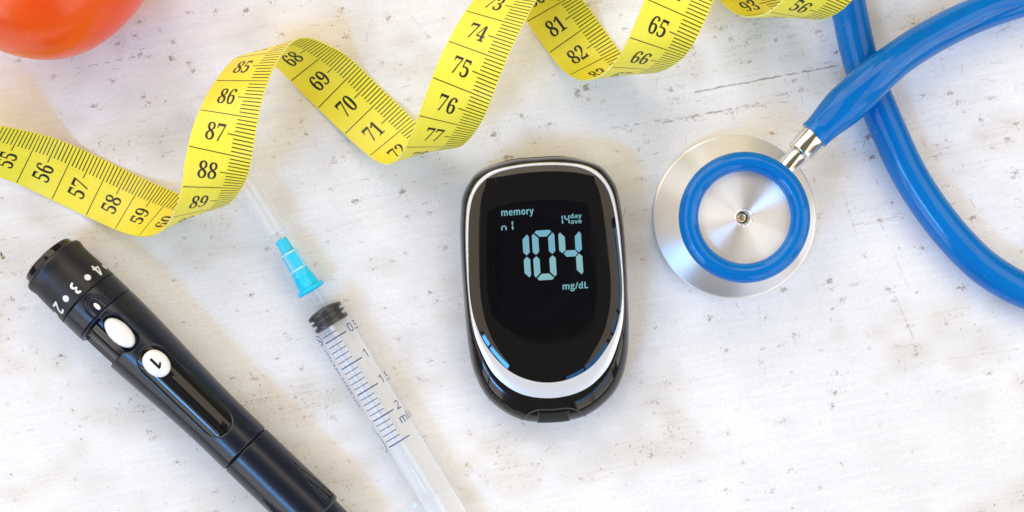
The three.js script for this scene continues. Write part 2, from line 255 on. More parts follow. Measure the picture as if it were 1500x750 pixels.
// ---------------------------------------------------------------- tomato
{
  const k = [-114.6, 0, -75.8], R = 28.2, H = 23.5;
  const tex = canvasTexture(1024, 512, (c, w, h) => {
    c.fillStyle = '#f2560c'; c.fillRect(0, 0, w, h);
    for (let i = 0; i < 500; i++) { const x = rnd() * w, y = rnd() * h, r = rr(20, 90); const g = c.createRadialGradient(x, y, 0, x, y, r); const q = rnd() < 0.5 ? '248,104,20' : '226,52,12'; g.addColorStop(0, `rgba(${q},0.14)`); g.addColorStop(1, `rgba(${q},0)`); c.fillStyle = g; c.fillRect(x - r, y - r, 2 * r, 2 * r); }
    for (let i = 0; i < 900; i++) { c.fillStyle = `rgba(255,${150 + rnd() * 60 | 0},60,${rr(0.2, 0.7)})`; c.beginPath(); c.arc(rnd() * w, rnd() * h, rr(0.4, 1.3), 0, 7); c.fill(); }
  });
  const g = thing('tomato', 'ripe red tomato in the top left corner of the table', 'tomato', k.map((v) => v * MM));
  const ang = -0.3;
  part('flesh', sheet(128, 64, (u, v) => {
    const a = u * 2 * Math.PI, b = v * Math.PI, lobe = 1 + 0.012 * Math.sin(a * 5 + 1) * Math.sin(b) + 0.006 * Math.sin(a * 3);
    const r = R * Math.pow(Math.sin(b), 0.92) * lobe, dip = 3.5 * Math.exp(-Math.pow(b / 0.35, 2));
    return [r * Math.cos(a) * MM, (H + H * Math.cos(b) - dip) * MM, r * Math.sin(a) * MM];
  }, { closed: true, flip: true, uv: (u, v) => [u, 1 - v] }), std({ map: tex, roughness: 0.24 }), g);
  const green = std({ color: new THREE.Color(0.06, 0.14, 0.03), roughness: 0.7 });
  const leaves = [];
  for (let i = 0; i < 5; i++) {
    const a0 = i * 1.2566 + 0.2;
    leaves.push(sheet(4, 10, (u, v) => { const L = v * 13, w = (u - 0.5) * 4.2 * Math.sin(Math.PI * Math.min(1, v * 0.85 + 0.15)); const x = L * Math.cos(a0) - w * Math.sin(a0), z = L * Math.sin(a0) + w * Math.cos(a0);
      return [x * MM, (2 * H - 2.2 + 1.2 * Math.sin(v * 3) - Math.abs(w) * 0.1) * MM, z * MM]; }, { flip: true }));
  }
  const stalk = new THREE.CylinderGeometry(1.1 * MM, 1.6 * MM, 7 * MM, 10); stalk.translate(0, (2 * H + 0.5) * MM, 0);
  part('calyx', mergeGeometries([...leaves, stalk.toNonIndexed()].map((q) => q.index ? q.toNonIndexed() : q)), green, g);
}

// ---------------------------------------------------------------- meter
{
  const C = [8.45, 0, 8.6], ROT = 3.5 * R2D;
  const half = (list) => {                                   // right half outline, top to bottom, to a polar radius about (0, -10)
    const pts = list.map(([x, y]) => new THREE.Vector3(x, y, 0)), all = [...pts, ...pts.slice(1, -1).reverse().map((p) => new THREE.Vector3(-p.x, p.y, 0))];
    const cv = new THREE.CatmullRomCurve3(all, true, 'centripetal').getPoints(720).map((p) => [Math.atan2(p.y + 10, p.x), Math.hypot(p.x, p.y + 10)]).sort((a, b) => a[0] - b[0]);
    const n = cv.length;
    return (phi) => { let a = Math.atan2(Math.sin(phi), Math.cos(phi)), lo = 0, hi = n - 1; if (a <= cv[0][0] || a >= cv[n - 1][0]) return (cv[0][1] + cv[n - 1][1]) / 2;
      while (hi - lo > 1) { const m = (lo + hi) >> 1; if (cv[m][0] > a) hi = m; else lo = m; } const f = (a - cv[lo][0]) / (cv[hi][0] - cv[lo][0] || 1); return cv[lo][1] * (1 - f) + cv[hi][1] * f; };
  };
  const kO = 1 / 5.80, kF = 1 / 5.9;
  const rO = half([[0, -194], [39, -193], [87, -179], [96, -172], [112.5, -146], [117.5, -118], [120.3, -80], [120.5, 0], [118, 75], [111.5, 115], [95.5, 151], [72, 174], [46.6, 188], [20, 193.2], [0, 194]]);
  const rS = half([[0, -188], [40, -185.5], [69, -179.5], [88, -168], [100, -152], [107, -135], [111.5, -105], [114, -60], [114, 5], [110.5, 48], [102.5, 78], [85, 116], [64, 138], [46, 149], [25, 155.5], [0, 158]]);
  const rI = half([[0, -183.8], [40, -181.4], [63.5, -176], [82, -165.5], [96.5, -148], [105, -121], [110.6, -60], [111.8, 5], [106.5, 40], [93.5, 74], [68, 108], [52, 120.5], [34, 129], [17, 133.6], [0, 135]]);
  const pt = (phi, r, k, h) => [r * Math.cos(phi) * k * MM, h * MM, (r * Math.sin(phi) - 10) * k * MM];
  const mix = (a, b, t) => a.map((v, i) => v + (b[i] - v) * t);
  const shell = (phi, q) => { const a = q * Math.PI / 2, A = pt(phi, rO(phi), kO, 0), B = pt(phi, rS(phi), kF, 0), m = mix(A, B, 1 - Math.cos(a)); m[1] = (6.2 + 6.7 * Math.sin(a)) * MM; return m; };
  const faceH = (f) => 13.1 + 1.15 * (1 - Math.pow(f, 8));
  const face = (u, v, off = 0) => { const phi = Math.atan2(v + 10, u), r = Math.hypot(u, v + 10), f = Math.min(1, r / rI(phi)); return [u * kF * MM, (faceH(f) + off) * MM, v * kF * MM]; };
  const g = thing('glucose_meter', 'black glossy blood glucose meter with silver rim and lit display reading 104', 'glucose meter', C.map((v) => v * MM)); g.rotation.y = ROT;
  
  const satin = std({ color: new THREE.Color(0.012, 0.012, 0.014), roughness: 0.3 });
  const worn = canvasTexture(1024, 1024, (c, w, h) => {     // faint scratches, dust and finger smears, as roughness
    c.fillStyle = '#0c0c0c'; c.fillRect(0, 0, w, h);
    for (let i = 0; i < 26; i++) { const x = rnd() * w, y = rnd() * h, r = rr(40, 130), q = c.createRadialGradient(x, y, r * 0.2, x, y, r); q.addColorStop(0, 'rgba(70,70,70,0.35)'); q.addColorStop(1, 'rgba(70,70,70,0)'); c.fillStyle = q; c.fillRect(x - r, y - r, 2 * r, 2 * r); }
    for (let i = 0; i < 130; i++) { const x = rnd() * w, y = rnd() * h, a = rnd() * 6.28, l = rr(6, 60); c.strokeStyle = `rgba(255,255,255,${rr(0.15, 0.7)})`; c.lineWidth = rr(0.6, 1.5); c.beginPath(); c.moveTo(x, y); c.quadraticCurveTo(x + l * Math.cos(a) * 0.5 + rr(-5, 5), y + l * Math.sin(a) * 0.5 + rr(-5, 5), x + l * Math.cos(a), y + l * Math.sin(a)); c.stroke(); }
    for (let i = 0; i < 260; i++) { c.fillStyle = `rgba(255,255,255,${rr(0.3, 0.9)})`; c.beginPath(); c.arc(rnd() * w, rnd() * h, rr(0.5, 1.8), 0, 7); c.fill(); }
  }, false);
  const glass = std({ color: new THREE.Color(0.004, 0.004, 0.005), roughness: 0.8, roughnessMap: worn });
  const silver = std({ color: new THREE.Color(0.86, 0.88, 0.92), metalness: 0.5, roughness: 0.36 });
  const gloss = std({ color: new THREE.Color(0.006, 0.006, 0.007), roughness: 1, roughnessMap: worn });
  const flatUV = (f) => (u, v) => { const q = f(u, v); return [0.5 + q[0] / 0.05, 0.5 - q[2] / 0.075]; };
  const P = Math.PI * 2;
  part('back_shell', sheet(192, 14, (u, v) => {
    const phi = u * P, top = Math.max(0, -Math.sin(phi)) ** 6;  // the back half peeps out at the top end
    if (v < 0.5) { const m = pt(phi, rO(phi) * v * 2 * 0.94, kO, 0.05); return m; }
    const a = (v - 0.5) * 2 * Math.PI / 2; return pt(phi, rO(phi) * (0.94 + (0.06 + 0.011 * top) * Math.sin(a)), kO, 0.05 + 4.4 * (1 - Math.cos(a)));
  }, { closed: true }), satin, g);
  const frontAt = (u, v) => {
    const phi = u * P;
    if (v < 0.16) { const t = v / 0.16; return pt(phi, rO(phi) * (0.985 + 0.015 * Math.sqrt(t)), kO, 4.4 + 1.8 * t); }
    return shell(phi, (v - 0.16) / 0.84);
  }, glassAt = (u, v) => { const phi = u * P, f = 1 - v; return pt(phi, rI(phi) * f, kF, faceH(f)); };
  part('front_shell', sheet(192, 26, frontAt, { closed: true, uv: flatUV(frontAt) }), gloss, g);
  part('silver_rim', sheet(192, 6, (u, v) => { const phi = u * P, A = pt(phi, rS(phi), kF, 0), B = pt(phi, rI(phi), kF, 0), m = mix(A, B, v); m[1] = (12.88 + 0.3 * v + 0.16 * Math.sin(Math.PI * v)) * MM; return m; }, { closed: true }), silver, g);
  part('glass_face', sheet(192, 24, glassAt, { closed: true, uv: flatUV(glassAt) }), glass, g);
  // the display
  const U0 = -66.5, U1 = 66.5, V0 = -127.5, V1 = 44.5, Z = 8, DW = 133 * Z, DH = 172 * Z;
  const display = (lit) => canvasTexture(DW, DH, (c) => {
    c.fillStyle = lit ? '#000' : '#111014'; c.fillRect(0, 0, DW, DH);
    if (!lit) return;
    c.scale(Z, Z); c.translate(-U0, -V0);
    const grad = ['#8ecde2', '#97d4e0', '#88cbe4', '#9cd8dc']; let gi = 0;
    const seg = (pts) => { c.fillStyle = grad[gi++ % 4]; c.beginPath(); pts.forEach(([x, y], i) => i ? c.lineTo(x, y) : c.moveTo(x, y)); c.fill(); };
    const digit = (x, y, w, h, t, on) => {                 // seven segments, mitred with thin gaps
      const e = t * 0.09, m = y + h / 2, X = x + w, Y = y + h, k = t * 0.5;
      if (on.includes('a')) seg([[x + e + k * 0.7, y + k * 0.6], [x + e + k * 1.3, y], [X - e - k * 1.3, y], [X - e - k * 0.7, y + k * 0.6], [X - t - e * 2, y + t], [x + t + e * 2, y + t]]);
      if (on.includes('d')) seg([[x + e + k * 0.7, Y - k * 0.6], [x + e + k * 1.3, Y], [X - e - k * 1.3, Y], [X - e - k * 0.7, Y - k * 0.6], [X - t - e * 2, Y - t], [x + t + e * 2, Y - t]]);
      if (on.includes('g')) seg([[x + k + e * 2, m], [x + t + e, m - k], [X - t - e, m - k], [X - k - e * 2, m], [X - t - e, m + k], [x + t + e, m + k]]);
      const vert = (l, top) => { const x0 = l ? x : X - t, x1 = x0 + t, ya = top ? y + k * 0.9 : m + e, yb = top ? m - e : Y - k * 0.9;
        const o = l ? 1 : -1, xo = l ? x0 : x1, xi = l ? x1 : x0;   // outer and inner side
        if (top) seg([[xo, ya + k * 0.7], [xo + o * k * 0.55, ya], [xi, ya + t * 0.75], [xi, yb - k], [xo + o * k, yb], [xo, yb - k * 0.9]]);
        else seg([[xo, yb - k * 0.7], [xo + o * k * 0.55, yb], [xi, yb - t * 0.75], [xi, ya + k], [xo + o * k, ya], [xo, ya + k * 0.9]]); };
      if (on.includes('f')) vert(true, true); if (on.includes('e')) vert(true, false); if (on.includes('b')) vert(false, true); if (on.includes('c')) vert(false, false);
    };
    digit(-54, -88, 33.5, 71.5, 9.4, 'bc'); digit(-16, -88.6, 33, 73, 9.4, 'abcdef'); digit(22.7, -88, 33.3, 71.5, 9.4, 'fgbc');
    digit(-60, -106, 8, 15.5, 2, 'ce'); c.fillStyle = '#8fd0da'; c.fillRect(-58, -98.9, 4, 1.9); digit(-50.6, -106, 8.5, 15.5, 2.2, 'bc');
    digit(25, -109.5, 6, 14.5, 2, 'bc'); digit(33.2, -109.5, 7.4, 14.5, 2, 'fgbc');
    c.fillStyle = '#8fd0da'; c.textAlign = 'left'; c.textBaseline = 'alphabetic';
    const word = (s, x, y, size, w) => { c.save(); c.font = `bold ${size}px sans-serif`; const k = w / c.measureText(s).width; c.translate(x, y); c.scale(k, 1); c.fillText(s, 0, 0); c.restore(); };
    word('memory', -59.5, -113, 14, 48.5); word('day', 41.6, -103, 9, 17); word('ave', 41.6, -95, 9, 17); word('mg/dL', 23.5, -0.5, 13.5, 38.5);
  });
  const lit = display(true);
  part('display', sheet(20, 26, (u, v) => face(U0 + (U1 - U0) * u, V0 + (V1 - V0) * v, 0.035), { uv: (u, v) => [u, 1 - v] }),
    std({ color: new THREE.Color(0.0048, 0.0045, 0.006), roughness: 0.045, emissive: 0xffffff, emissiveMap: lit, emissiveIntensity: 0.95 }), g);
  // strip port at the lower end: a raised lip round a small recessed door
  const on = (a, q, off) => { const e = 0.004, p0 = new THREE.Vector3(...shell(a, q)), pa = new THREE.Vector3(...shell(a + e, q)).sub(p0), pb = new THREE.Vector3(...shell(a, Math.min(1, q + e))).sub(p0); const n = pb.cross(pa).normalize(); if (n.y < 0) n.negate(); return p0.addScaledVector(n, off * MM); };
  const D = Math.PI / 2, lip = new THREE.CatmullRomCurve3([[-0.235, 0.06], [-0.225, 0.28], [-0.19, 0.55], [-0.125, 0.69], [0, 0.71], [0.125, 0.69], [0.19, 0.55], [0.225, 0.28], [0.235, 0.06]].map(([a, q]) => on(D + a, q, 0.02)), false, 'centripetal');
  const port = part('strip_port', new THREE.TubeGeometry(lip, 60, 0.16 * MM, 8), std({ color: new THREE.Color(0.05, 0.05, 0.052), roughness: 0.4 }), g);
  part('port_door', sheet(12, 8, (u, v) => on(D + 0.11 - 0.22 * u, 0.06 + 0.56 * v, 0.1).toArray(), { flip: true }), std({ color: new THREE.Color(0.006, 0.006, 0.006), roughness: 0.7 }), port);
  for (const s of [-1, 1]) part('port_rib', new THREE.TubeGeometry(new THREE.CatmullRomCurve3([0.04, 0.2, 0.4, 0.55, 0.66].map((q) => on(D + s * 0.115, q, 0.05))), 12, 0.18 * MM, 6), std({ color: new THREE.Color(0.03, 0.03, 0.032), roughness: 0.35 }), port);
}

const addPart = part;
// ---------------------------------------------------------------- lancing pen
{
  const AX = 8.75, A = PX(69, 378, AX * MM), dirA = Math.atan2(0.6934, 0.7206);
  const g = thing('lancing_pen', 'black pen-shaped lancing device with numbered dial and white buttons, lower left', 'lancing device', [A.x, 0, A.z]); g.rotation.y = -dirA;
  // local: x along the pen, y up, z across (towards the lower left of the picture)
  const satinTex = canvasTexture(1024, 1024, (c, w, h) => {   // fine spark-eroded grain with a few rubbed spots
    c.fillStyle = '#525252'; c.fillRect(0, 0, w, h);
    for (let i = 0; i < 60000; i++) { const q = rnd() < 0.5 ? 40 : 130; c.fillStyle = `rgba(${q},${q},${q},0.3)`; c.fillRect(rnd() * w, rnd() * h, 1.6, 1.6); }
    for (let i = 0; i < 40; i++) { const x = rnd() * w, y = rnd() * h, l = rr(3, 26), a = rnd() * 6.28; c.strokeStyle = `rgba(190,190,190,${rr(0.2, 0.8)})`; c.lineWidth = rr(0.7, 1.4); c.beginPath(); c.moveTo(x, y); c.lineTo(x + l * Math.cos(a), y + l * Math.sin(a)); c.stroke(); }
  }, false);
  const black = std({ color: new THREE.Color(0.006, 0.010, 0.022), roughness: 0.82, roughnessMap: satinTex, bumpMap: satinTex, bumpScale: 0.000012 });
  const dialMat0 = { color: 0xffffff, roughness: 0.42 };
  const shiny = std({ color: new THREE.Color(0.006, 0.006, 0.008), roughness: 0.08 });
  const white = std({ color: new THREE.Color(0.86, 0.86, 0.87), roughness: 0.28 });
  const ROLL = 0.2, part = (n, geo, m, p, l) => { geo.translate(0, -AX * MM, 0); geo.rotateX(-ROLL); geo.translate(0, AX * MM, 0); return addPart(n, geo, m, p, l); };
  const tubeSheet = (s0, s1, ns, r, opt = {}) => sheet(160, ns, (u, v) => { const a = u * 2 * Math.PI, s = s0 + (s1 - s0) * v, q = r(s, a); return [s * MM, (AX + q * Math.cos(a)) * MM, -q * Math.sin(a) * MM]; }, { closed: true, ...opt });
  // a > 0 lies towards the upper right of the picture, a < 0 towards the lower left
  const rev = (prof, opt) => { const n = prof.length - 1; return sheet(120, n, (u, v) => { const a = u * 2 * Math.PI, [s, q] = prof[Math.round(v * n)]; return [s * MM, (AX + q * Math.cos(a)) * MM, -q * Math.sin(a) * MM]; }, { closed: true, ...opt }); };
  const nose = part('nose_tip', rev([[2.6, 0], [1.2, 1.2], [0.4, 1.4], [0.1, 1.8], [0.0, 6.6], [0.15, 7.0], [0.5, 7.25], [2.4, 7.35]]), shiny, g);
  const dialTex = canvasTexture(2048, 512, (c, w, h) => {
    c.fillStyle = '#13161e'; c.fillRect(0, 0, w, h); for (let i = 0; i < 5000; i++) { c.fillStyle = `rgba(${rnd() < .5 ? '60,66,80' : '5,5,8'},.12)`; c.fillRect(rnd() * w, rnd() * h, 3, 3); }
    const at = (deg) => ((deg + 360) % 360) / 360 * w, S = (s) => (s - 2.0) / 12.6 * h;   // canvas y runs along the pen
    const glyph = (deg, s, txt) => { c.save(); c.translate(at(deg), S(s)); c.rotate(Math.PI); c.scale(w / (2 * Math.PI * 8.7) / (h / 12.6), 1); c.scale(-1, 1); c.scale(-1, 1); c.font = 'bold 186px sans-serif'; c.textAlign = 'center'; c.textBaseline = 'alphabetic'; c.fillStyle = '#e4e6e8'; c.fillText(txt, 0, 67); c.restore(); };
    for (let k = 0; k < 14; k++) { const deg = -1.5 + 51.4 * (k - 3); if (k > 6) break; glyph(deg, 12, String(k)); c.fillStyle = '#e4e6e8'; c.beginPath(); c.ellipse(at(deg + 25.7), S(12), 0.85 * w / (2 * Math.PI * 8.7), 0.85 * h / 12.6, 0, 0, 7); c.fill(); }
  });
  const dp = []; for (let i = 0; i <= 40; i++) { const t = i / 40, s = 1.8 + 12.7 * t; let r = 8.55 + 0.08 * t; if (s < 3) r -= 0.75 * (1 - Math.sqrt(1 - Math.pow((3 - s) / 1.2, 2))) ; if (s >= 3 && s < 5.4) r -= 0.32 * Math.sin((s - 3) / 2.4 * Math.PI / 2); if (s >= 5.4) r -= 0.32 * Math.max(0, 1 - (s - 5.4) / 9); dp.push([s, r]); }
  dp.unshift([1.85, 6.8]); dp.push([14.55, 8.2]);
  part('depth_dial', rev(dp, { uv: (u, v) => [u, 1 - (dp[Math.round(v * (dp.length - 1))][0] - 2.0) / 12.6] }), std({ ...dialMat0, map: dialTex }), g);
  const collarProf = [[14.62, 8.2], [14.72, 8.55], [15, 8.6], [17, 8.6], [20.3, 8.58], [20.5, 8.2]];
  // the body, with a trough for the slider, a pocket for the button and a cut-away on the lower left
  const rB = (s) => 8.6 - 1.45 * THREE.MathUtils.smoothstep(s, 20, 62) ;
  const sm = THREE.MathUtils.smoothstep;
  const stad = (s, y, s0, s1, hw) => { const c0 = s0 + hw, c1 = s1 - hw, dx = s < c0 ? c0 - s : s > c1 ? s - c1 : 0; return Math.hypot(dx, y) - hw; };
  const bodyR = (s, a) => {
    let r = rB(s); const aa = Math.atan2(Math.sin(a), Math.cos(a)), y = r * Math.sin(aa), top = Math.cos(aa) > 0.0;
    if (top) {
      r -= 0.36 * (1 - sm(stad(s, y, 34.1, 63.5, 3.85), -0.3, 0.06));                        // slider trough
      r -= 1.5 * (1 - sm(stad(s, y + 0.8, 22.1, 32.8, 3.1), -0.25, 0.05));                 // button pocket
    }
    const cut = Math.max(21.2 - s, s - 31.2 - (aa + 0.6) * 0.6, aa + 0.22, -1.95 - aa) ;
    r -= 2.4 * (1 - sm(cut, -0.06, 0.03));                                                   // cut-away on the side
    if (s > 68.9) r -= 0.35 * sm(s, 68.9, 69.15);
    if (s < 20.9) r -= 0.35 * (1 - sm(s, 20.55, 20.9));
    return r;
  };
  const tab = (s, aa) => { const y = 8.6 * Math.sin(aa); return stad(s, y, 16.2, 31, 2.3) ; };
  const colR = (s, a) => { const aa = Math.atan2(Math.sin(a), Math.cos(a)); let r = 8.6; const e = Math.min(s - 14.6, 20.6 - s); r -= 0.4 * (1 - sm(e, 0, 0.25)); if (Math.cos(aa) > 0) { const d = tab(s, aa); r -= 0.3 * (1 - sm(Math.abs(d), 0.1, 0.32)); } return r; };
  part('collar', tubeSheet(14.6, 20.6, 60, colR), black, g);
  part('barrel', tubeSheet(20.55, 69.15, 230, bodyR), black, g);
  const patch = (name, s0, s1, y0, y1, hgt, mat, parent, clip) => part(name, sheet(28, 60, (u, v) => { const s = s0 + (s1 - s0) * v; let hw = 1; if (clip) { const e = Math.min(s - s0, s1 - s), R = (y1 - y0) / 2; hw = e < R ? Math.sqrt(Math.max(0, 1 - Math.pow((R - e) / R, 2))) : 1; } const ym = (y0 + y1) / 2, y = ym + (u - 0.5) * (y1 - y0) * hw; return [s * MM, (AX + hgt(s, y)) * MM, -y * MM]; }, {}), mat, parent);
  // slider track: glossy trough with a ridge down the middle
  const track = patch('slider_track', 34.4, 63.2, -3.62, 3.62, (s, y) => { const q = y / 3.62; return Math.sqrt(rB(s) ** 2 - y * y) - 0.5 + 0.52 * Math.sqrt(Math.max(0, 1 - 0.92 * q * q)) + 0.16 * Math.exp(-((y / 0.55) ** 2)) * sm(s, 43.2, 45) * (1 - sm(s, 60, 61.5)); }, shiny, g, true);
  // buttons
  const pebble = (cs, cy, a, b, h, base) => sheet(48, 14, (u, v) => { const t = u * 2 * Math.PI, q = Math.sin(v * Math.PI / 2), e = Math.pow(Math.abs(Math.cos(v * Math.PI / 2)), 0.7); return [(cs + a * q * Math.cos(t)) * MM, (base + h * e) * MM, -(cy + b * q * Math.sin(t)) * MM]; }, { closed: true, flip: false, uv: (u, v) => { const t = u * 2 * Math.PI, q = Math.sin(v * Math.PI / 2); return [0.5 + 0.5 * q * Math.cos(t), 0.5 + 0.5 * q * Math.sin(t)]; } });
  part('release_button', pebble(27.3, -0.8, 4.65, 2.5, 1.6, AX + 7.3), white, g, 'plain white oval release button');
  const oneTex = canvasTexture(256, 256, (c, w, h) => { c.fillStyle = '#eff0f1'; c.fillRect(0, 0, w, h); c.translate(w / 2, h / 2); c.rotate(Math.PI / 2); c.scale(1.28, 1); c.fillStyle = '#10131c'; c.font = 'bold 150px sans-serif'; c.textAlign = 'center'; c.textBaseline = 'alphabetic'; c.fillText('1', 0, 54); });
  part('slider_button', pebble(39.0, 0, 3.95, 2.95, 1.5, AX + rB(39) - 0.65), std({ map: oneTex, roughness: 0.28 }), g, 'white slider button marked 1');
  const mark = pebble(18.9, 0, 1.15, 0.55, 0.16, AX + 8.52); part('pointer_mark', mark, white, g);
  // flat strips inside the cut-away
  const inR = (s) => rB(s) - 2.2;
  const strip = (name, a0, a1, lift, mat) => part(name, sheet(6, 20, (u, v) => { const s = 21.5 + 9.6 * v, a = a0 + (a1 - a0) * u, q = inR(s) + lift; return [s * MM, (AX + q * Math.cos(a)) * MM, -q * Math.sin(a) * MM]; }, {}), mat, g);
  strip('inner_sleeve', -1.0, -0.5, 0.35, shiny); strip('inner_rail', -1.16, -1.04, 0.7, std({ color: new THREE.Color(0.06, 0.06, 0.065), roughness: 0.25 }));
  // grip and end cap
  const gripR = (s, a) => { const aa = Math.atan2(Math.sin(a), Math.cos(a)); let r = 7.15 + 0.05 * sm(s, 75, 94); r -= 0.4 * (1 - sm(s, 69.3, 69.6)); r -= 0.6 * sm(s, 93.9, 94.6);
    for (const c of [0.95, -0.95]) { const w = 0.34 * sm(s, 79, 94), d = Math.max(Math.abs(aa - c) - w, s - 93.2); if (s > 79) r -= 0.9 * (1 - sm(d, -0.05, 0.02)); } return r; };
  part('grip', tubeSheet(69.25, 94.6, 150, gripR), black, g);
  part('end_cap', rev([[94.2, 6.7], [94.5, 6.4], [98, 6.3], [104, 6.0], [105.5, 5.4], [106, 4], [106.1, 0]]), black, g);
}

// ---------------------------------------------------------------- syringe
{
  const AX = 5.45, A = PX(474.6, 455.1, AX * MM), th = Math.atan2(0.853, 0.521);
  const g = thing('syringe', 'clear plastic syringe with black rubber plunger and capped blue needle hub', 'syringe', [A.x, 0, A.z]); g.rotation.y = -th;
  // local: x along the syringe towards the thumb end, y up
  const clear = std({ color: new THREE.Color(0.99, 0.995, 1), roughness: 0.08, transmission: 0.98, thickness: 0, ior: 1.3, side: THREE.DoubleSide });
  const frosted = std({ color: new THREE.Color(0.95, 0.96, 0.97), roughness: 0.42, transmission: 0.66, thickness: 0, ior: 1.35, side: THREE.DoubleSide });
  const cyan = std({ color: new THREE.Color(0.0, 0.67, 1.0), roughness: 0.35 });
  const rubber = std({ color: new THREE.Color(0.008, 0.008, 0.011), roughness: 0.4 });
  const rev = (prof, opt) => { const n = prof.length - 1; return sheet(72, n, (u, v) => { const a = u * 2 * Math.PI, [s, q] = prof[Math.round(v * n)]; return [s * MM, (AX + q * Math.cos(a)) * MM, q * Math.sin(a) * MM]; }, { closed: true, flip: true, ...opt }); };
  // here a > 0 lies towards the lower left; print runs on the top of the barrel
  part('needle_cap', rev([[-62.7, 0], [-62.7, 2.0], [-62.3, 2.35], [-55, 2.45], [-40, 2.65], [-23, 2.9]]), frosted, g, 'frosted clear cap over the needle');
  part('cap_skirt', rev([[-23, 2.9], [-22, 3.0], [-12, 3.2], [-10.4, 3.25], [-10.2, 3.1], [-10.2, 2.75]]), clear, g.children[0]);
  const ribs = []; for (const a of [0.4, 1.6, -0.8, 2.9, -2.2]) ribs.push(sheet(1, 12, (u, v) => { const s = -61 + 36 * v, q = 2.4 + 0.45 * v + (u ? 0.3 : -0.12); return [s * MM, (AX + q * Math.cos(a)) * MM, q * Math.sin(a) * MM]; }));
  part('cap_rib', mergeGeometries(ribs), frosted, g.children[0]);
  part('needle', rev([[-55, 0], [-54, 0.25], [-20, 0.28]]), std({ color: new THREE.Color(0.75, 0.76, 0.78), metalness: 1, roughness: 0.25 }), g);
  const hub = part('needle_hub', rev([[-21.2, 0], [-21.1, 1.5], [-20.8, 1.62], [-16.9, 1.75], [-16.8, 2.0], [-12.4, 2.15], [-12.2, 2.3], [-10.0, 2.45], [-9.9, 2.62], [-7.2, 2.85], [-7.0, 3.55], [-6.5, 3.7], [-5.9, 3.6], [-5.8, 2.5], [-5.8, 0]]), cyan, g, 'bright blue plastic needle hub');
  const fins = []; for (let i = 0; i < 4; i++) { const a = i * Math.PI / 2 + 0.5, b = new THREE.BoxGeometry(5.2 * MM, 0.55 * MM, 0.6 * MM); b.translate(-14.6 * MM, 2.25 * MM, 0); b.rotateX(a); b.translate(0, AX * MM, 0); fins.push(b); }
  part('hub_fin', mergeGeometries(fins), std({ color: new THREE.Color(0.42, 0.86, 1.0), roughness: 0.3, transmission: 0.3, thickness: 0 }), hub, 'pale raised ribs on the hub');
  for (const s of [-17.0, -12.3]) part('hub_collar', rev([[s - 0.3, 2.0], [s - 0.25, 2.42], [s + 0.25, 2.45], [s + 0.3, 2.0]]), std({ color: new THREE.Color(0.5, 0.88, 1.0), roughness: 0.3 }), hub);
  const RB = 5.3;
  part('nozzle', rev([[-8, 1.9], [-5.6, 2.1], [-1.9, 2.25], [-1.6, 2.5], [-1.2, 4.2], [-0.6, 5.0], [0.4, RB]]), clear, g);
  part('barrel', rev([[0.4, RB], [20, RB], [40, RB], [52.8, RB]]), clear, g);
  part('bore', rev([[-0.4, 2.2], [0.1, 4.5], [1, 4.7], [30, 4.7], [53, 4.7]]), std({ color: 0xffffff, roughness: 0.1, transmission: 0.985, thickness: 0, ior: 1.1, side: THREE.DoubleSide }), g);
  // finger flange
  const fs = new THREE.Shape(); fs.absellipse(0, 0, 11.3 * MM, 5.35 * MM, 0, Math.PI * 2); const fh = new THREE.Path(); fh.absellipse(0, 0, 4.7 * MM, 4.7 * MM, 0, Math.PI * 2); fs.holes.push(fh);
  const fl = new THREE.ExtrudeGeometry(fs, { depth: 1.3 * MM, bevelEnabled: true, bevelSize: 0.25 * MM, bevelThickness: 0.25 * MM, bevelSegments: 2, curveSegments: 48 }); fl.rotateY(Math.PI / 2); fl.translate(53 * MM, (AX) * MM, 0);
  part('finger_flange', fl, clear, g);
  // plunger
  part('plunger_seal', rev([[-1.0, 0], [-0.6, 2.8], [-0.3, 4.0], [0, 4.6], [0.2, 4.68], [0.75, 4.68], [0.95, 4.5], [1.0, 3.75], [1.55, 3.7], [1.6, 4.5], [1.75, 4.66], [2.1, 4.66], [2.3, 4.5], [2.35, 3.75], [3.0, 3.7], [3.1, 4.5], [3.25, 4.66], [4.0, 4.66], [4.15, 4.4], [4.2, 0]]), rubber, g, 'black ribbed rubber plunger seal');
  const rod = []; for (const b of [new THREE.BoxGeometry(66 * MM, 1.1 * MM, 8.6 * MM), new THREE.BoxGeometry(66 * MM, 8.6 * MM, 1.1 * MM)]) { b.translate(37.3 * MM, AX * MM, 0); rod.push(b); }
  part('plunger_rod', mergeGeometries(rod), std({ color: new THREE.Color(0.97, 0.975, 0.98), roughness: 0.45, transmission: 0.6, thickness: 0, ior: 1.28 }), g);
  const press = new THREE.CylinderGeometry(6.5 * MM, 6.5 * MM, 1.5 * MM, 40); press.rotateZ(Math.PI / 2); press.translate(71 * MM, 6.6 * MM, 0);
  part('thumb_press', press, frosted, g);
  // printed scale, lying on the barrel
  const PW = 2048, PH = 768, S0 = 3.6, S1 = 41.2, A0 = -82, A1 = 82;    // along the barrel, and round it in degrees (+ towards the upper right)
  const print = canvasTexture(PW, PH, (c) => {
    c.clearRect(0, 0, PW, PH);
    const X = (s) => (s - S0) / (S1 - S0) * PW, Y = (d) => (A1 - d) / (A1 - A0) * PH, kx = PW / (S1 - S0), ky = PH / ((A1 - A0) * R2D * RB);
    c.strokeStyle = c.fillStyle = '#173f74';
    for (let k = -1; k <= 20; k++) { const major = k % 5 === 0, s = 7.47 + k * 1.522; c.lineWidth = (major ? 0.3 : 0.2) * kx; c.beginPath(); c.moveTo(X(s), Y(-40)); c.lineTo(X(s), Y(major ? 29 : 7.5)); c.stroke(); }
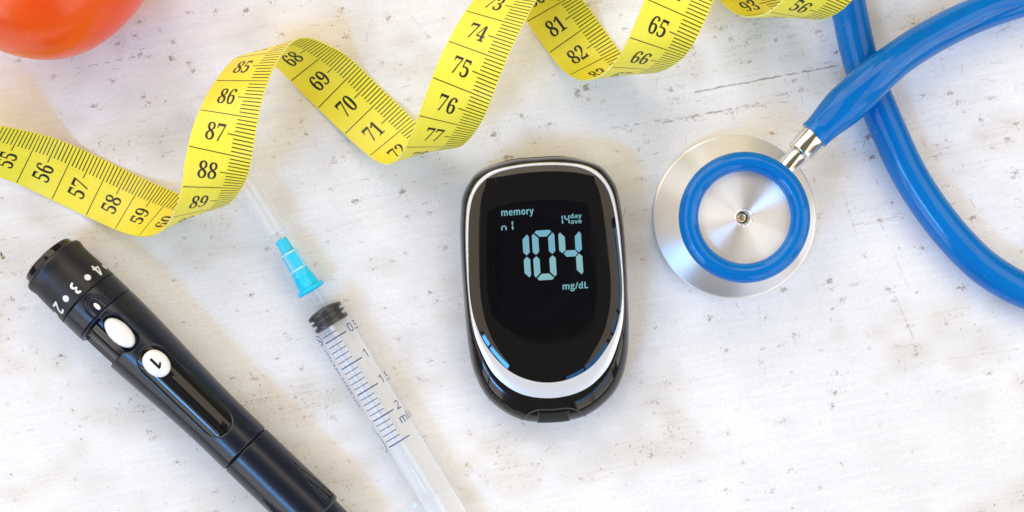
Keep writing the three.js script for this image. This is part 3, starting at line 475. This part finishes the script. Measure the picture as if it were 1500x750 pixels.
    const text = (t, s, d, size, rot, col = '#173f74') => { c.save(); c.translate(X(s), Y(d)); c.scale(kx, ky); c.rotate(rot); c.fillStyle = col; c.font = `${size * 10}px sans-serif`; c.scale(0.1, 0.1); c.textBaseline = 'middle'; c.fillText(t, 0, 0); c.restore(); };
    text('0.5', 7.0, 38, 3.2, -Math.PI / 2); text('1', 14.6, 38, 3.2, -Math.PI / 2); text('1.5', 22.2, 38, 3.2, -Math.PI / 2); text('2', 29.8, 38, 3.2, -Math.PI / 2); text('ml/cc', 33.4, 26, 3.0, -Math.PI / 2);
    text('DISCARD AFTER USE', 8.6, -63, 1.9, 0);
    c.save(); c.translate(X(6.0), Y(-62)); c.scale(kx, ky); c.lineWidth = 0.24; c.beginPath(); c.arc(0, 0, 1.35, 0, 7); c.stroke(); c.beginPath(); c.moveTo(-0.9, 0.9); c.lineTo(0.9, -0.9); c.stroke(); c.restore(); text('2', 5.6, -62, 1.9, 0);
    c.lineWidth = 0.22 * kx; c.beginPath(); c.moveTo(X(31.5), Y(-70)); c.quadraticCurveTo(X(33), Y(-50), X(37), Y(-50)); c.quadraticCurveTo(X(39), Y(-52), X(38.6), Y(-74)); c.stroke();
  });
  const label = std({ map: print, transparent: true, roughness: 0.5, alphaTest: 0 });
  part('printed_scale', sheet(48, 24, (u, v) => { const s = S0 + (S1 - S0) * u, d = (A1 + (A0 - A1) * v) * R2D, q = RB + 0.03; return [s * MM, (AX + q * Math.cos(d)) * MM, -q * Math.sin(d) * MM]; }, { uv: (u, v) => [u, 1 - v] }), label, g);
}

// ---------------------------------------------------------------- stethoscope
{
  const g = thing('stethoscope', 'blue stethoscope with steel chest piece and thick looping blue tube, right side', 'stethoscope', [0.0566, 0, -0.0099]);
  const B = new THREE.Vector3(56.6, 0, -9.9);
  const steel = (o = {}) => std({ color: new THREE.Color(0.96, 0.955, 0.95), metalness: 0.78, roughness: 0.3, ...o });
  const turnedTex = canvasTexture(8, 512, (c, w, h) => { for (let y = 0; y < h; y++) { const q = 128 + rr(-60, 60) | 0; c.fillStyle = `rgb(${q},${q},${q})`; c.fillRect(0, y, w, 1); } }, false);
  const turned = steel({ anisotropy: 0.96, anisotropyRotation: Math.PI / 2, roughness: 0.46, metalness: 0.88, bumpMap: turnedTex, bumpScale: 0.000004 });
  const blueTex = canvasTexture(512, 2048, (c, w, h) => {     // dyed rubber with dust and small scuffs; u round the tube, v along it
    c.fillStyle = '#006fbe'; c.fillRect(0, 0, w, h);
    for (let i = 0; i < 700; i++) { const x = rnd() * w, y = rnd() * h, r = rr(8, 60), q = c.createRadialGradient(x, y, 0, x, y, r), k = rnd() < 0.5 ? '0,84,160' : '0,118,196'; q.addColorStop(0, `rgba(${k},0.22)`); q.addColorStop(1, `rgba(${k},0)`); c.fillStyle = q; c.fillRect(x - r, y - r, 2 * r, 2 * r); }
    for (let i = 0; i < 420; i++) { c.fillStyle = `rgba(190,220,245,${rr(0.15, 0.7)})`; c.beginPath(); c.ellipse(rnd() * w, rnd() * h, rr(1, 4.5), rr(0.3, 0.8), 0, 0, 7); c.fill(); }
    for (let i = 0; i < 90; i++) { c.fillStyle = `rgba(10,30,60,${rr(0.2, 0.6)})`; c.beginPath(); c.ellipse(rnd() * w, rnd() * h, rr(1, 4), rr(0.3, 0.7), 0, 0, 7); c.fill(); }
  });
  const blue = std({ map: blueTex, roughness: 0.11, specularIntensity: 0.65 });
  const base = part('diaphragm', lathe([[0, 0.1], [19.8, 0.1], [20.6, 0.35], [20.95, 1.0], [21, 1.5], [20.75, 1.7], [20.75, 1.9], [21, 2.1], [21, 3.3], [20.85, 3.8], [20.4, 4.05]], 144), steel({ roughness: 0.4 }), g);
  part('base_plate', lathe([[20.4, 4.05], [19.9, 4.15], [9, 7.2], [7, 8.2], [5.6, 9.6], [5.2, 11]], 144), turned, base);
  const top = new THREE.Group(); const off = 0.5 * MM;
  const bell = part('bell', lathe([[5.2, 10.8], [5.4, 13], [7.5, 14.6], [11.5, 16.6], [14.6, 18.6], [15.2, 19.6], [15.2, 21], [12.5, 21.2]], 128), steel(), g); bell.position.z = off;
  part('bell_disc', lathe([[12.6, 20.6], [12.0, 20.5], [2.5, 19.5], [2.2, 19.45]], 160), turned, bell);
  part('bore', lathe([[2.3, 19.5], [2.05, 19.5], [1.55, 18.9], [1.5, 15.5], [0, 15.5]], 48), steel({ roughness: 0.2 }), bell);
  const nub = new THREE.SphereGeometry(1.15 * MM, 20, 12); nub.scale(1, 0.6, 1); nub.translate(0, 16.1 * MM, 0); part('bore_ball', nub, steel({ roughness: 0.15, color: new THREE.Color(0.7, 0.6, 0.42) }), bell);
  const torus = new THREE.TorusGeometry(13.62 * MM, 2.42 * MM, 28, 144); torus.rotateX(Math.PI / 2); torus.translate(0, 21.0 * MM, off);
  part('bell_ring', torus, blue, g, 'glossy blue rubber ring on the bell');
  // stem
  const local = (v) => v.clone().sub(B.clone().multiplyScalar(MM));
  const p0 = local(PX(1140, 260, 0.0135)), p1 = local(PX(1196, 194.5, 0.0135)), ax = p1.clone().sub(p0).normalize(), L = p0.distanceTo(p1) / MM;
  const orient = (geo) => { geo.applyQuaternion(new THREE.Quaternion().setFromUnitVectors(new THREE.Vector3(0, 1, 0), ax)); geo.translate(p0.x, p0.y, p0.z); return geo; };
  part('stem', orient(lathe([[0, -4], [2.55, -4], [2.55, L - 7.3], [2.2, L - 7.2], [2.2, L - 6.7], [3.0, L - 6.6], [3.4, L - 6.2], [3.4, L - 1.2], [3.1, L - 1], [3.1, L + 3], [0, L + 3]], 48)), steel({ roughness: 0.12, metalness: 1, color: new THREE.Color(0.74, 0.73, 0.71) }), g);
  // the tube: over the top, round a loop outside the frame and back along the table
  const PTS = [[1192, 198.5, 13.5], [1203, 188, 13.6], [1217, 174, 14.2], [1248, 145, 15.2], [1292, 104, 15.2], [1337, 70.5, 12.5], [1380, 45.5, 9.5], [1425, 24, 7], [1466, 9, 5.5], [1503, -2, 4.8], [1580, -18, 4.6], [1680, -20, 4.6], [1780, 40, 4.6], [1830, 160, 4.6], [1810, 300, 4.6], [1740, 400, 4.6], [1650, 445, 4.6], [1570, 447, 4.6], [1500, 425.5, 4.6], [1478, 415, 4.6], [1440, 390, 4.6], [1400, 351, 4.6], [1362, 303, 4.6], [1329, 250, 4.6], [1302, 192, 4.6], [1284, 150, 4.6], [1267, 108, 4.6], [1256, 72, 4.6], [1247, 30, 4.6], [1240, -5, 4.6], [1232, -60, 4.6], [1228, -130, 4.6], [1230, -200, 4.6]];
  const cv = new THREE.CatmullRomCurve3(PTS.map(([x, y, h]) => local(PX(x, y, h * MM))), false, 'centripetal');
  const total = cv.getLength() / MM, SEG = 420, fr = cv.computeFrenetFrames(SEG, false), SIDES = 40;
  const rad = (s) => { const sm = THREE.MathUtils.smoothstep; return 3.95 + 1.15 * sm(s, 1, 11) - 0.62 * sm(s, 13, 30); };
  part('tube', sheet(SIDES, SEG + 4, (u, v) => {
    let j = Math.round(v * (SEG + 4)) - 2, q = 1; if (j < 0) { q = j === -2 ? 0.75 : 0.96; j = 0; } if (j > SEG) { q = j === SEG + 1 ? 0.9 : 0.6; j = SEG; }
    const c = cv.getPointAt(j / SEG), a = u * 2 * Math.PI, r = rad(j / SEG * total) * q * MM;
    return c.addScaledVector(fr.normals[j], Math.cos(a) * r).addScaledVector(fr.binormals[j], Math.sin(a) * r).toArray();
  }, { closed: true, flip: true }), blue, g);
}

// ---------------------------------------------------------------- herb scrap
{
  const p = PX(3.5, 376, 0), g = thing('herb_scrap', 'tiny green scrap of herb leaf at the left edge of the table', 'leaf scrap', [p.x, 0, p.z]);
  const leaf = (x, z, l, w, ang) => { const s = new THREE.SphereGeometry(1, 14, 10); s.scale(w * MM, 0.18 * MM, l * MM); s.rotateX(0.12); s.rotateY(ang); s.translate(x * MM, 0.25 * MM, z * MM); return s; };
  part('leaf', leaf(-0.25, -0.6, 0.62, 0.17, 0.05), std({ color: new THREE.Color(0.04, 0.16, 0.03), roughness: 0.6 }), g);
  part('leaf', leaf(0.2, 0.25, 0.45, 0.28, -1.2), std({ color: new THREE.Color(0.13, 0.28, 0.04), roughness: 0.6 }), g);
}

renderer.render(scene, camera);
